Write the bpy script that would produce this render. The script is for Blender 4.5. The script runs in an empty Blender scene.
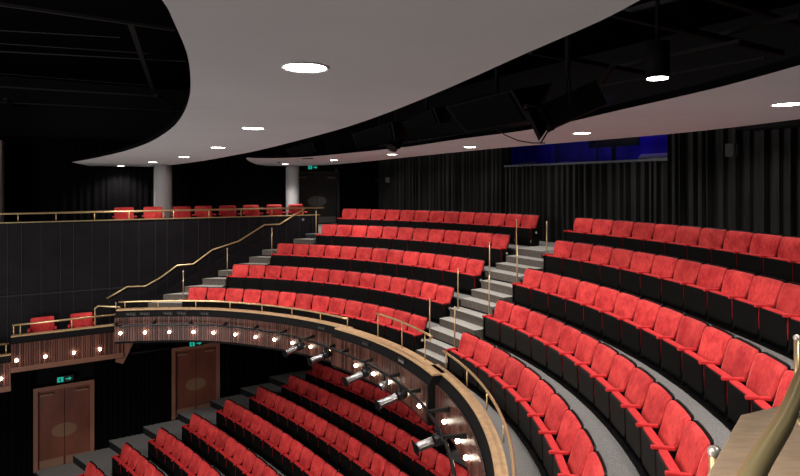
import bpy, bmesh, math, random
from mathutils import Vector, Matrix
random.seed(7)
S = bpy.context.scene
COL = S.collection
PI = math.pi

# ------------------------------------------------------------------ frame of the house
# camera at the origin looking along +Y; the balcony is concentric about (CX, CY);
# "al" runs from the stage to the back wall, "lat" runs towards the far side wall
CX, CY = -6.307, 6.859
AX = math.radians(31.0)
E1 = (math.cos(AX), math.sin(AX)); E2 = (-math.sin(AX), math.cos(AX))
F, YH = 567.09, 185.14
ROW_R = [8.352, 9.173, 10.003, 10.980, 11.995]
ROW_Z = [-2.734, -2.214, -1.685, -1.176, -0.743]
T_CEN = [1.492, 1.392, 1.292, 1.202, 1.187]
T_RIG = [0.462, 0.466, 0.483, 0.500, 0.535]
P_CEN = [0.528, 0.506, 0.523, 0.526, 0.517]
P_RIG = [0.539, 0.524, 0.539, 0.544, 0.552]
N_CEN = [14, 14, 13, 12, 13]
N_RIG = [14, 14, 13, 12, 13]
SEAT_H = 0.74
FL = [z - SEAT_H for z in ROW_Z]
A_IN = [7.50] + [r + 0.08 for r in ROW_R[:4]]
FASCIA = 7.95
BACK_AL = 12.9
SIDE_LAT = 11.0
LOW_LAT = 10.0
VOID_Z = 3.2

def loc2(al, lat): return (CX + al * E1[0] + lat * E2[0], CY + al * E1[1] + lat * E2[1])
def W(al, lat, z):
    x, y = loc2(al, lat); return Vector((x, y, z))
def PW(r, th, z): return Vector((CX + r * math.cos(th), CY + r * math.sin(th), z))
def to_local(x, y):
    dx, dy = x - CX, y - CY
    return dx * E1[0] + dy * E1[1], dx * E2[0] + dy * E2[1]
def bp(u, v, z):
    Y = F * z / (YH - v); return Vector(((u - 400) / F * Y, Y, z))
def at_depth(u, v, Y): return Vector(((u - 400) / F * Y, Y, (YH - v) / F * Y))
def proj(p): return 400 + F * p[0] / p[1], YH - F * p[2] / p[1]
def theta_for_u(u, r, lo=-0.6, hi=1.75):
    for _ in range(60):
        m = (lo + hi) / 2
        p = PW(r, m, 0)
        uu = 400 + F * p.x / max(p.y, .2)
        if uu > u: lo = m
        else: hi = m
    return (lo + hi) / 2
def on_lat(u, lat, z):
    a = (u - 400) / F; Lc = lat + 9.126
    Y = Lc / (E2[1] + E2[0] * a); return Vector((a * Y, Y, z))
def on_al(u, al, z):
    a = (u - 400) / F; d = al - 1.873
    Y = d / (E1[1] + E1[0] * a); return Vector((a * Y, Y, z))

FA, FB = 7.75, -.060          # the gallery front: lat = FA + FB * al
def flat(al): return FA + FB * al
def on_fas(u, off, z):
    lat = FA
    for _ in range(12):
        p = on_lat(u, lat + off, z); lat = flat(to_local(p.x, p.y)[0])
    return p
# ------------------------------------------------------------------ materials
def mat(name, col, rough=.6, metal=0., noise=None, emit=None, estr=0., spec=.5, sheen=0., bump=None, coat=0.):
    m = bpy.data.materials.new(name); m.use_nodes = True
    nt = m.node_tree; b = nt.nodes['Principled BSDF']
    b.inputs['Base Color'].default_value = (*col, 1); b.inputs['Roughness'].default_value = rough
    b.inputs['Metallic'].default_value = metal; b.inputs['Specular IOR Level'].default_value = spec
    if sheen:
        b.inputs['Sheen Weight'].default_value = sheen
        b.inputs['Sheen Roughness'].default_value = .4
        b.inputs['Sheen Tint'].default_value = (1, .35, .33, 1)
    if coat: b.inputs['Coat Weight'].default_value = coat
    if emit:
        b.inputs['Emission Color'].default_value = (*emit, 1); b.inputs['Emission Strength'].default_value = estr
    if noise or bump:
        tc = nt.nodes.new('ShaderNodeTexCoord'); mp = nt.nodes.new('ShaderNodeMapping')
        nt.links.new(tc.outputs['Object'], mp.inputs[0])
        nz = nt.nodes.new('ShaderNodeTexNoise'); nz.inputs['Detail'].default_value = 5
        nt.links.new(mp.outputs[0], nz.inputs['Vector'])
    if noise:
        sc, lo, hi, stretch = noise
        mp.inputs['Scale'].default_value = stretch; nz.inputs['Scale'].default_value = sc
        r = nt.nodes.new('ShaderNodeValToRGB')
        r.color_ramp.elements[0].position = .3; r.color_ramp.elements[1].position = .7
        r.color_ramp.elements[0].color = tuple(c * lo for c in col) + (1,)
        r.color_ramp.elements[1].color = tuple(min(1, c * hi) for c in col) + (1,)
        nt.links.new(nz.outputs['Fac'], r.inputs[0]); nt.links.new(r.outputs[0], b.inputs['Base Color'])
    if bump:
        n2 = nt.nodes.new('ShaderNodeTexNoise'); n2.inputs['Scale'].default_value = bump[0]
        nt.links.new(mp.outputs[0], n2.inputs['Vector'])
        bm_ = nt.nodes.new('ShaderNodeBump'); bm_.inputs['Strength'].default_value = bump[1]; bm_.inputs['Distance'].default_value = .01
        nt.links.new(n2.outputs['Fac'], bm_.inputs['Height']); nt.links.new(bm_.outputs[0], b.inputs['Normal'])
    return m

def velvet():
    m = mat('red velvet', (.6, .03, .034), .75, sheen=.32, spec=.2)
    nt = m.node_tree; b = nt.nodes['Principled BSDF']
    tc = nt.nodes.new('ShaderNodeTexCoord')
    oi = nt.nodes.new('ShaderNodeObjectInfo')
    ad = nt.nodes.new('ShaderNodeVectorMath'); ad.operation = 'ADD'
    mu = nt.nodes.new('ShaderNodeVectorMath'); mu.operation = 'SCALE'
    cb = nt.nodes.new('ShaderNodeCombineXYZ')
    for k in range(3): nt.links.new(oi.outputs['Random'], cb.inputs[k])
    nt.links.new(cb.outputs[0], mu.inputs[0]); mu.inputs['Scale'].default_value = 60
    nt.links.new(tc.outputs['Object'], ad.inputs[0]); nt.links.new(mu.outputs[0], ad.inputs[1])
    nz = nt.nodes.new('ShaderNodeTexNoise'); nz.inputs['Scale'].default_value = 4.2; nz.inputs['Detail'].default_value = 5
    nt.links.new(ad.outputs[0], nz.inputs['Vector'])
    r = nt.nodes.new('ShaderNodeValToRGB')
    e = r.color_ramp.elements
    e[0].position, e[0].color = .37, (.47, .020, .026, 1)
    e[1].position, e[1].color = .63, (.84, .078, .070, 1)
    n2 = nt.nodes.new('ShaderNodeTexNoise'); n2.inputs['Scale'].default_value = 24; n2.inputs['Detail'].default_value = 6
    mp = nt.nodes.new('ShaderNodeMapping'); mp.inputs['Scale'].default_value = (1.6, 1, .6)
    nt.links.new(ad.outputs[0], mp.inputs[0]); nt.links.new(mp.outputs[0], n2.inputs['Vector'])
    mx = nt.nodes.new('ShaderNodeMix'); mx.inputs[0].default_value = .42
    nt.links.new(nz.outputs['Fac'], mx.inputs[2]); nt.links.new(n2.outputs['Fac'], mx.inputs[3])
    nt.links.new(mx.outputs[0], r.inputs[0])
    hs = nt.nodes.new('ShaderNodeHueSaturation')
    mr = nt.nodes.new('ShaderNodeMapRange'); mr.inputs['To Min'].default_value = .76; mr.inputs['To Max'].default_value = 1.1
    nt.links.new(oi.outputs['Random'], mr.inputs['Value']); nt.links.new(mr.outputs[0], hs.inputs['Value'])
    nt.links.new(r.outputs[0], hs.inputs['Color']); nt.links.new(hs.outputs[0], b.inputs['Base Color'])
    return m

def ribs():
    m = mat('slatted walnut', (.12, .05, .032), .4, spec=.35)
    nt = m.node_tree; b = nt.nodes['Principled BSDF']
    at = nt.nodes.new('ShaderNodeAttribute'); at.attribute_name = 'slat'
    r = nt.nodes.new('ShaderNodeValToRGB'); e = r.color_ramp.elements
    e[0].position, e[0].color = 0, (.022, .008, .006, 1)
    e[1].position, e[1].color = 1, (.125, .047, .033, 1)
    nt.links.new(at.outputs['Fac'], r.inputs[0]); nt.links.new(r.outputs[0], b.inputs['Base Color'])
    return m

M = dict(
    velvet=velvet(), armred=mat('red arm cloth', (.66, .036, .040), .7, sheen=.15, spec=.2, noise=(25, .85, 1.12, (1, 1, 1))), ribs=ribs(),
    shell=mat('black seat shell', (.004, .0035, .004), .4, spec=.2),
    under_shaded=mat('shaded seat underside', (.0048, .0042, .0042), .7, spec=.12),  # seat underside with shade put into its colour
    under=mat('lit charcoal seat underside', (.021, .0185, .017), .7, spec=.12, noise=(30, .8, 1.2, (1, 1, 1))),  # same underside, stronger light of the near front rows put into its colour
    steel=mat('black steel', (.005, .005, .0055), .5, spec=.25),
    brass=mat('brushed brass', (.70, .51, .27), .33, .75),
    bronze=mat('dull brass', (.56, .45, .22), .36, .7),
    cap=mat('polished nickel cap', (.75, .68, .6), .35, .6),
    oak=mat('pale oak ledge', (.50, .315, .16), .5, noise=(9, .8, 1.15, (1, 1, 8))),
    edge=mat('brown ledge edge', (.12, .05, .028), .5),
    carpet=mat('grey carpet', (.27, .258, .25), .95, noise=(60, .72, 1.3, (1, 1, 1)), bump=(250, .3)),
    tread=mat('worn grey tread carpet', (.46, .435, .40), .95, noise=(45, .75, 1.2, (1, 1, 1))),
    riser=mat('dark brown riser', (.125, .104, .088), .8, noise=(20, .8, 1.2, (1, 1, 1))),
    nosing=mat('blue grey nosing', (.12, .13, .15), .5),
    tiery=mat('black tier riser', (.008, .008, .009), .7),
    black=mat('matte black', (.0035, .0033, .0035), .9, spec=.2),
    voidm=mat('black void', (.0022, .002, .0022), 1., spec=.0),
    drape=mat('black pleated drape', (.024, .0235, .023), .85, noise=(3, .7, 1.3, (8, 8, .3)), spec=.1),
    dark_drape=mat('unlit black drape', (.0026, .0024, .003), .95, spec=.05),  # drape copy with the lack of light put into its colour
    panel=mat('charcoal wall panel', (.0062, .0054, .0070), .55, spec=.15, noise=(3, .7, 1.3, (1, 1, 1))),
    seam=mat('panel seam', (.004, .004, .005), .7),
    plaster=mat('grey painted plaster', (.44, .46, .475), .9, noise=(1.2, .96, 1.04, (1, 1, 1))),
    column=mat('white column paint', (.62, .62, .63), .7),
    beam=mat('charcoal beam', (.009, .008, .008), .7, spec=.15),
    pipe=mat('black pipe', (.02, .02, .022), .35, .6),
    lamp=mat('lamp lens', (1, 1, 1), .5, emit=(1., .95, .88), estr=22.),
    globe=mat('warm globe', (1, 1, 1), .5, emit=(1., .84, .66), estr=26.),
    exitg=mat('exit green', (0, .1, .06), .5, emit=(.01, .55, .40), estr=.7),
    exitd=mat('exit plate', (.0, .02, .015), .5),
    door=mat('bronze brown door', (.22, .070, .042), .42, noise=(2, .8, 1.2, (1, 1, .4))),
    doorf=mat('copper door frame', (.34, .155, .10), .4),
    plate=mat('bronze plate', (.30, .165, .10), .42),
    ddoor=mat('dark door', (.022, .019, .017), .5),
    ddoorf=mat('dark door frame', (.03, .026, .024), .5),
    dplate=mat('dull grey plate', (.12, .11, .105), .5),
    chrome=mat('brushed aluminium', (.62, .62, .64), .28, 1.),
    white=mat('white plaque', (.7, .7, .72), .5),
    glass=None,
    greybox=mat('grey wall box', (.22, .2, .19), .6),
    darkbox=mat('dark wall box', (.035, .033, .032), .6),
    blue=mat('blue lit booth wall', (.03, .02, .42), .7, noise=(2, .5, 1.3, (1, 1, .3))),
    paper=mat('pale equipment', (.5, .52, .58), .6),
)
g = mat('clear glass', (.9, .92, 1), .02); g.node_tree.nodes['Principled BSDF'].inputs['Transmission Weight'].default_value = 1.
g.node_tree.nodes['Principled BSDF'].inputs['IOR'].default_value = 1.02; M['glass'] = g

# ------------------------------------------------------------------ mesh building
class MB:
    def __init__(s): s.v = []; s.f = []; s.mi = []; s.sm = []; s.attr = None
    def add(s, vs, fs, mi=0, smooth=False):
        o = len(s.v); s.v += [Vector(v) for v in vs]
        for f in fs: s.f.append([i + o for i in f]); s.mi.append(mi); s.sm.append(smooth)
        return o
    def hexa(s, p, mi=0):      # p: 4 bottom then 4 top, same winding
        s.add(p, [(3, 2, 1, 0), (4, 5, 6, 7), (0, 1, 5, 4), (1, 2, 6, 5), (2, 3, 7, 6), (3, 0, 4, 7)], mi)
    def lbox(s, a0, a1, l0, l1, z0, z1, mi=0):     # box in house axes
        s.hexa([W(a0, l0, z0), W(a1, l0, z0), W(a1, l1, z0), W(a0, l1, z0), W(a0, l0, z1), W(a1, l0, z1), W(a1, l1, z1), W(a0, l1, z1)], mi)
    def box(s, x0, x1, y0, y1, z0, z1, mi=0):
        s.hexa([(x0, y0, z0), (x1, y0, z0), (x1, y1, z0), (x0, y1, z0), (x0, y0, z1), (x1, y0, z1), (x1, y1, z1), (x0, y1, z1)], mi)
    def prism(s, poly, z0, z1, mi=0, mtop=None):
        n = len(poly)
        b = [Vector((p[0], p[1], z0)) for p in poly]; t = [Vector((p[0], p[1], z1)) for p in poly]
        s.add(b + t, [tuple(range(n - 1, -1, -1))], mi); o = len(s.v) - 2 * n
        s.f.append([o + n + i for i in range(n)]); s.mi.append(mi if mtop is None else mtop); s.sm.append(False)
        for i in range(n):
            j = (i + 1) % n; s.f.append([o + i, o + j, o + n + j, o + n + i]); s.mi.append(mi); s.sm.append(False)
    def tube(s, pts, r, n=10, mi=0, caps=True):
        pts = [Vector(p) for p in pts]; m = len(pts); rings = []
        ref = None
        for i, p in enumerate(pts):
            d = ((pts[min(i + 1, m - 1)] - p).normalized() + (p - pts[max(i - 1, 0)]).normalized())
            d.normalize()
            if ref is None:
                ref = Vector((0, 0, 1)) if abs(d.z) < .9 else Vector((1, 0, 0))
            a = (ref - d * ref.dot(d)).normalized(); b = d.cross(a); ref = a
            rr = r[i] if isinstance(r, (list, tuple)) else r
            rings.append([p + (a * math.cos(2 * PI * k / n) + b * math.sin(2 * PI * k / n)) * rr for k in range(n)])
        o = s.add([v for R in rings for v in R], [])
        for i in range(m - 1):
            for k in range(n):
                k2 = (k + 1) % n
                s.f.append([o + i * n + k, o + i * n + k2, o + (i + 1) * n + k2, o + (i + 1) * n + k]); s.mi.append(mi); s.sm.append(True)
        if caps:
            s.f.append([o + k for k in range(n - 1, -1, -1)]); s.mi.append(mi); s.sm.append(False)
            s.f.append([o + (m - 1) * n + k for k in range(n)]); s.mi.append(mi); s.sm.append(False)
    def ball(s, c, r, n=10, mi=0, sz=1.):
        c = Vector(c); vs = []; fs = []; h = n // 2
        for i in range(h + 1):
            ph = PI * i / h
            for k in range(n):
                vs.append(c + Vector((math.sin(ph) * math.cos(2 * PI * k / n) * r, math.sin(ph) * math.sin(2 * PI * k / n) * r, math.cos(ph) * r * sz)))
        for i in range(h):
            for k in range(n):
                k2 = (k + 1) % n; fs.append((i * n + k, (i + 1) * n + k, (i + 1) * n + k2, i * n + k2))
        s.add(vs, fs, mi, True)
    def sweep(s, path, closed_profile, mi=0, smooth=False):
        # path: list of functions-or-frames -> each a list of profile points
        n = len(closed_profile(0)); m = path
        o = s.add([p for i in range(m) for p in closed_profile(i)], [])
        for i in range(m - 1):
            for k in range(n):
                k2 = (k + 1) % n
                s.f.append([o + i * n + k, o + i * n + k2, o + (i + 1) * n + k2, o + (i + 1) * n + k])
                s.mi.append(mi if not callable(mi) else mi(k)); s.sm.append(smooth)
        s.f.append([o + k for k in range(n - 1, -1, -1)]); s.mi.append(mi if not callable(mi) else mi(-1)); s.sm.append(False)
        s.f.append([o + (m - 1) * n + k for k in range(n)]); s.mi.append(mi if not callable(mi) else mi(-1)); s.sm.append(False)
    def build(s, name, mats, parent=None, origin=None, fix=True, bevel=0):
        me = bpy.data.meshes.new(name)
        if origin is None and parent is None:
            xs = [v.x for v in s.v]; ys = [v.y for v in s.v]; zs = [v.z for v in s.v]
            origin = Vector(((min(xs) + max(xs)) / 2, (min(ys) + max(ys)) / 2, min(zs)))
        if origin is None: origin = Vector(ORG.get(parent.name, (0, 0, 0)))
        origin = Vector(origin)
        me.from_pydata([v - origin for v in s.v], [], s.f)
        if not isinstance(mats, (list, tuple)): mats = [mats]
        for m in mats: me.materials.append(m)
        me.polygons.foreach_set('material_index', s.mi); me.polygons.foreach_set('use_smooth', s.sm)
        if s.attr:
            a = me.attributes.new('slat', 'FLOAT', 'POINT'); a.data.foreach_set('value', s.attr)
        if fix or bevel:
            b = bmesh.new(); b.from_mesh(me)
            if bevel:
                bmesh.ops.remove_doubles(b, verts=b.verts, dist=1e-5)
                bmesh.ops.bevel(b, geom=list(b.edges), offset=bevel, segments=2, affect='EDGES', profile=.5)
            if fix: bmesh.ops.recalc_face_normals(b, faces=b.faces)
            b.to_mesh(me); b.free()
        o = bpy.data.objects.new(name, me); COL.objects.link(o)
        if parent is not None: o.parent = parent
        else: o.location = origin
        ORG[o.name] = origin
        return o
ORG = {}

def tag(o, label, cat, group=None, kind=None):
    o['label'] = label; o['category'] = cat
    if group: o['group'] = group
    if kind: o['kind'] = kind
    return o
def struct(o, label=None, cat=None):
    o['kind'] = 'structure'
    if label: o['label'] = label; o['category'] = cat
    return o
def empty(name, loc, label=None, cat=None, group=None, kind=None):
    o = bpy.data.objects.new(name, None); COL.objects.link(o); o.location = loc; ORG[o.name] = Vector(loc)
    o.empty_display_size = .1
    if label: tag(o, label, cat, group, kind)
    elif kind: o['kind'] = kind
    return o
ORD = ['first', 'second', 'third', 'fourth', 'fifth', 'sixth', 'seventh', 'eighth', 'ninth', 'tenth', 'eleventh', 'twelfth',
       'thirteenth', 'fourteenth', 'fifteenth', 'sixteenth', 'seventeenth', 'eighteenth', 'nineteenth', 'twentieth', 'twenty-first', 'twenty-second', 'twenty-third', 'twenty-fourth']

# ------------------------------------------------------------------ theatre seat prototype
def panel(mb, w, h, t, z0, yfun, rtop, rbot, puff, nx=10, nz=7, bend=0., mi=0, tap=None):
    """rounded slab: front surface at yfun(z) (towards -y), thickness t behind it"""
    xs = [-math.cos(PI * i / nx) for i in range(nx + 1)]
    fr, bk = [], []
    for i, q in enumerate(xs):
        x = q * w / 2; ax = abs(x); top = h; bot = 0
        if ax > w / 2 - rtop: top = h - rtop + math.sqrt(max(0, rtop ** 2 - (ax - w / 2 + rtop) ** 2))
        if ax > w / 2 - rbot: bot = rbot - math.sqrt(max(0, rbot ** 2 - (ax - w / 2 + rbot) ** 2))
        for j in range(nz + 1):
            k = (1 - math.cos(PI * j / nz)) / 2
            z = bot + (top - bot) * k
            e = min(1, (w / 2 - ax) / .045) ; e2 = min(1, min(z - bot, top - z) / .045)
            e = math.sqrt(max(0, 1 - (1 - e) ** 2)) * math.sqrt(max(0, 1 - (1 - e2) ** 2))
            y = yfun(z0 + z) + bend * (1 - (2 * x / w) ** 2)
            xx = x * (tap(z0 + z) if tap else 1); fr.append(Vector((xx, y + puff * (1 - e), z0 + z))); bk.append(Vector((xx, y + t, z0 + z)))
    n = nz + 1; N = len(fr); fs = []; sd = []
    for i in range(nx):
        for j in range(nz):
            a = i * n + j
            fs.append((a, a + n, a + n + 1, a + 1)); fs.append((N + a, N + a + 1, N + a + n + 1, N + a + n))
    for i in range(nx):
        a = i * n; sd.append((a, N + a, N + a + n, a + n)); a = i * n + nz; sd.append((a, a + n, N + a + n, N + a))
    for j in range(nz):
        a = j; sd.append((a, a + 1, N + a + 1, N + a)); a = nx * n + j; sd.append((a, N + a, N + a + 1, a + 1))
    o = mb.add(fr + bk, fs, mi, True)
    for f in sd: mb.f.append([k + o for k in f]); mb.mi.append(mi); mb.sm.append(False)

yback = lambda z: -.035 - (SEAT_H - z) * .33
TAP = lambda z: .905 + .095 * min(1, max(0, (z - .455) / .10))
def arm_mesh(x):
    b = MB(); b.box(x - .021, x + .021, -.35, -.13, .425, .462); return b
def stanchion_mesh(x):
    b = MB(); b.box(x - .014, x + .014, -.285, -.10, .03, .424)
    b.box(x - .011, x + .011, -.30, -.03, .014, .03); return b
def make_seat(name='theatre_seat'):
    t = empty(name, (0, 0, 0))
    b = MB(); panel(b, .508, .43, .055, SEAT_H - .436, yback, .034, .03, .028, bend=.014, tap=TAP); b.build('backrest', M['velvet'], t)
    b = MB(); panel(b, .516, .56, .022, SEAT_H - .55, lambda z: yback(z) + .058, .04, .03, .0, bend=.014, tap=TAP); b.build('back_shell', M['shell'], t)
    b = MB(); b.box(-.226, .226, -.294, -.205, .15, .446); b.build('seat_cushion', M['armred'], t, bevel=.012)
    b = MB(); panel(b, .464, .365, .016, .065, lambda z: -.315 + (z - .43) * -.03, .02, .05, .006); b.build('seat_underside', M['under_shaded'], t)
    arm_mesh(-.265).build('armrest', M['armred'], t, bevel=.01)
    stanchion_mesh(-.265).build('stanchion', M['steel'], t)
    b = MB(); b.box(-.234, .234, -.25, -.0, .0, .055); b.box(-.251, .251, -.36, -.25, .0, .012); b.build('base_rail', M['shell'], t)  # rail, plus a thin black strip that darkens the floor below the seat
    return t
proto = make_seat()
END_ARM = arm_mesh(.265).build('armrest', M['armred'], proto, bevel=.01)
END_ST = stanchion_mesh(.265).build('stanchion', M['steel'], proto)
def end_panel_mesh(x):
    b = MB()
    pts = [(-.31, 0), (-.06, 0), (-.02, .2), (-.09, .42), (-.31, .42)]
    n = len(pts); vs = [(x - .012, p[0], p[1]) for p in pts] + [(x + .012, p[0], p[1]) for p in pts]
    b.add(vs, [tuple(range(n)), tuple(range(2 * n - 1, n - 1, -1))] + [(i, (i + 1) % n, n + (i + 1) % n, n + i) for i in range(n)]); return b
END_PAN = {s: end_panel_mesh(s * .290).build('end_panel', M['shell'], proto) for s in (-1, 1)}
def row_plate_mesh(x):
    b = MB(); b.tube([(x, -.16, .33), (x + .008 * (1 if x > 0 else -1), -.16, .33)], .03, 14); return b
PLATE = {s: row_plate_mesh(s * .303).build('row_plate', M['white'], END_PAN[s]) for s in (-1, 1)}
LIT_UNDER = [c for c in proto.children if c.name.startswith('seat_underside')][0].data.copy(); LIT_UNDER.materials[0] = M['under']  # underside mesh in the brighter, lit colour
BASE_PARTS = [c for c in proto.children if c not in (END_ARM, END_ST, END_PAN[1], END_PAN[-1])]
def copy_part(c, par):
    q = c.copy(); COL.objects.link(q); q.parent = par
    for k in c.children: copy_part(k, q)
    return q
def place_seat(x, y, z, rot, sx, label, group, end=False, panels=(), worn=False):  # worn swaps in the underside copy that has light painted in
    r = proto.copy(); COL.objects.link(r); r.name = 'theatre_seat'
    r.location = (x, y, z); r.rotation_euler = (0, 0, rot); r.scale = (sx, 1, 1)
    tag(r, label, 'seat', group)
    for c in BASE_PARTS: copy_part(c, r)
    if end: copy_part(END_ARM, r); copy_part(END_ST, r)
    for s in panels: copy_part(END_PAN[s], r)
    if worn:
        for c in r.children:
            if c.name.startswith('seat_underside'): c.data = LIT_UNDER
    return r
# ------------------------------------------------------------------ balcony seats
RN = ['front', 'second', 'third', 'fourth', 'back']
for k in range(5):
    R = ROW_R[k]
    for j in range(N_CEN[k]):
        th = T_CEN[k] - (j + .5) * P_CEN[k] / R; p = PW(R, th, FL[k])
        last = j == N_CEN[k] - 1; n = N_CEN[k] - 1 - j
        place_seat(p.x, p.y, p.z, th - PI / 2, P_CEN[k] / .53,
                   f"red velvet tip-up seat, {ORD[n]} from centre aisle, {RN[k]} row of the far balcony block",
                   f"seats in the {RN[k]} row of the far balcony block", last, ((1,) if last else ((-1,) if j == 0 else ())))
    for j in range(N_RIG[k]):
        th = T_RIG[k] - (j + .5) * P_RIG[k] / R; p = PW(R, th, FL[k])
        last = j == N_RIG[k] - 1
        place_seat(p.x, p.y, p.z, th - PI / 2, P_RIG[k] / .53,
                   f"red velvet tip-up seat, {ORD[j]} from centre aisle, {RN[k]} row of the near balcony block",
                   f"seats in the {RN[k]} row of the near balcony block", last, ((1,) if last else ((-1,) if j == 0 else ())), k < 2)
# ------------------------------------------------------------------ stalls seats
SCX, SCY = -28.107, -6.75
ST_R = [35.97, 35.028, 34.081, 33.124, 32.163, 31.276, 30.40, 29.50, 28.60]
ST_Z = [-5.877, -6.088, -6.299, -6.511, -6.725, -6.938, -7.151, -7.364, -7.577]
ST_N = ['back', 'second-last', 'third-last', 'fourth-last', 'fifth-last', 'sixth-last', 'seventh-last', 'eighth-last', 'foremost']
ST_T0 = [.793, .793, .803, .811, .818, .825, .833, .835, .847]
for k in range(9):
    R = ST_R[k]; pitch = .53; seq = []
    for j in range(22):
        th = ST_T0[k] - (j + .5) * pitch / R
        p = Vector((SCX + R * math.cos(th), SCY + R * math.sin(th), ST_Z[k] - SEAT_H))
        if p.y < 1: break
        u, v = proj(p + Vector((0, 0, SEAT_H)))
        if v > 492 or u > (446 if k == 0 else 480): break
        seq.append((p, th))
    for j, (p, th) in enumerate(seq):
        place_seat(p.x, p.y, p.z, th - PI / 2, 1.0, f"red velvet tip-up seat, {ORD[j]} from the side gangway, {ST_N[k]} stalls row",
                   f"seats in the {ST_N[k]} stalls row", j == len(seq) - 1, ((-1,) if j == 0 else ()))
# the prototype is only a source of copies
for c in list(proto.children_recursive): bpy.data.objects.remove(c)
bpy.data.objects.remove(proto)

# ------------------------------------------------------------------ loose chairs of the slips
def make_chair(x, y, z, rot, label, group, w=.54):
    t = empty('armchair', (x, y, z), label, 'chair', group); t.rotation_euler = (0, 0, rot)
    ORG[t.name] = Vector((0, 0, 0))
    b = MB(); panel(b, w, .40, .06, .46, lambda z: -.02 - (.86 - z) * .18, .04, .03, .03); b.build('backrest', M['velvet'], t)
    b = MB(); b.box(-w / 2 + .02, w / 2 - .02, -.24, -.15, .14, .46); b.build('seat_cushion', M['velvet'], t, bevel=.02)
    b = MB(); b.box(-w / 2 + .015, w / 2 - .015, -.262, -.242, .12, .43); b.build('seat_underside', M['under'], t)
    for s in (-1, 1):
        b = MB(); b.box(s * (w / 2 + .03) - .025, s * (w / 2 + .03) + .025, -.30, -.07, .585, .625); b.build('armrest', M['armred'], t, bevel=.01)
        b = MB(); b.box(s * (w / 2 + .03) - .015, s * (w / 2 + .03) + .015, -.28, -.24, 0, .585); b.build('leg', M['steel'], t)
        b = MB(); b.box(s * (w / 2 + .03) - .015, s * (w / 2 + .03) + .015, -.12, -.08, 0, .585); b.build('leg', M['steel'], t)
    return t
GRID_U = [(114, 134), (143, 163), (173, 191), (195, 212), (219, 236.5), (242.5, 259.5), (266, 283), (288, 304)]
for i, (u0, u1) in enumerate(GRID_U):
    p = on_lat((u0 + u1) / 2, 8.5, FL[4])
    make_chair(p.x, p.y, p.z, AX, f"red armchair behind the upper gallery rail, {ORD[i]} from the stage end", 'chairs along the upper gallery', .5)
for u, nm in ((42.5, 'nearer the stage'), (81.5, 'beside the steps up to the balcony')):
    p = on_lat(u, 7.48, -4.13)
    make_chair(p.x, p.y, p.z, AX, f"red armchair on the lower side slip, {nm}", 'chairs on the lower slip', .5)

# ------------------------------------------------------------------ tiers, stairs
def ring_tier(name, r0, r1, z, zlow, rel0, rel1, latmax=7.2, almax=None, step=2.0, mats=None):
    """annular tier with top at z and a riser down to zlow on its inner edge"""
    b = MB(); n = max(2, int((rel1 - rel0) / step) + 1); prof = []
    for i in range(n + 1):
        rel = math.radians(rel0 + (rel1 - rel0) * i / n)
        lim = latmax / max(abs(math.sin(rel)), 1e-6)
        if almax: lim = min(lim, almax / max(math.cos(rel), 1e-6))
        ra, rb = min(r0, lim), min(r1, lim)
        if rb - ra < .01: continue
        prof.append((AX + rel, ra, rb))
    def pr(i):
        th, ra, rb = prof[i]
        return [PW(ra, th, zlow), PW(ra, th, z - .03), PW(ra - .012, th, z - .03), PW(ra - .012, th, z), PW(ra + .05, th, z + .001), PW(rb, th, z), PW(rb, th, zlow)]
    idx = [1, 2, 2, 2, 0, 1, 1]
    b.sweep(len(prof), pr, mi=lambda k: idx[k])
    return struct(b.build(name, mats or [M['carpet'], M['tiery'], M['nosing']]))
for k in range(5):
    r1 = A_IN[k + 1] if k < 4 else 16.5
    ring_tier('floor_tier', A_IN[k], r1, FL[k], FL[max(k - 1, 0)] - .25, -72, 72 if k else 62, 7.2 if k < 4 else 7.9, BACK_AL - .05 if k == 4 else None)

def stairs(name, label, ang):
    """ang(k, r, side) -> bounding angle of the stair at row k and radius r"""
    t = None
    for k in range(4):
        gap = (A_IN[k + 1] - (ROW_R[k] - .52)) if k == 0 else A_IN[k + 1] - A_IN[k]
        base = ROW_R[k] - .52 if k == 0 else A_IN[k]
        g_ = gap / 3; dz = (FL[k + 1] - FL[k]) / 3
        for i in (1, 2):
            r0 = base + g_ * i; r1 = A_IN[k + 1] - .013
            if i == 1: r1 = base + g_ * 2 - .001
            b = MB(); n = 8
            def pr(q):
                ths = []
                for r in (r0, r1):
                    a0, a1 = ang(k, r); ths.append(a0 + (a1 - a0) * q / n)
                z0, z1 = FL[k] + .002, FL[k] + dz * i
                return [PW(r0, ths[0], z0), PW(r0, ths[0], z1 - .03), PW(r0 - .015, ths[0], z1 - .03), PW(r0 - .015, ths[0], z1), PW(r1, ths[1], z1), PW(r1, ths[1], z0)]
            im = [0, 2, 2, 1, 0, 0]
            b.sweep(n + 1, pr, mi=lambda q: im[q] if q >= 0 else 0)
            if t is None: t = empty(name, PW(base, sum(ang(k, base)) / 2, FL[0]), label, 'stairs')
            b.build('step', [M['riser'], M['tread'], M['riser']], t)
    # carpeted landings at each row level
    for k in range(1, 5):
        b = MB(); n = 8; r0 = A_IN[k] - .016; r1 = A_IN[k] + ((A_IN[k + 1] - A_IN[k]) / 3 if k < 4 else .9)
        def pr(q):
            ths = []
            for r in (r0, r1):
                a0, a1 = ang(k, r); ths.append(a0 + (a1 - a0) * q / n)
            return [PW(r0, ths[0], FL[k] - .14), PW(r0, ths[0], FL[k] + .012), PW(r1, ths[1], FL[k] + .012), PW(r1, ths[1], FL[k] + .002), PW(r0+.015, ths[0], FL[k] + .002), PW(r0+.003, ths[0], FL[k] -.14)]
        im = [0, 1, 0, 0, 0, 0]
        b.sweep(n + 1, pr, mi=lambda q: im[q] if q >= 0 else 0)
        b.build('landing', [M['riser'], M['tread']], t)
    return t
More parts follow.
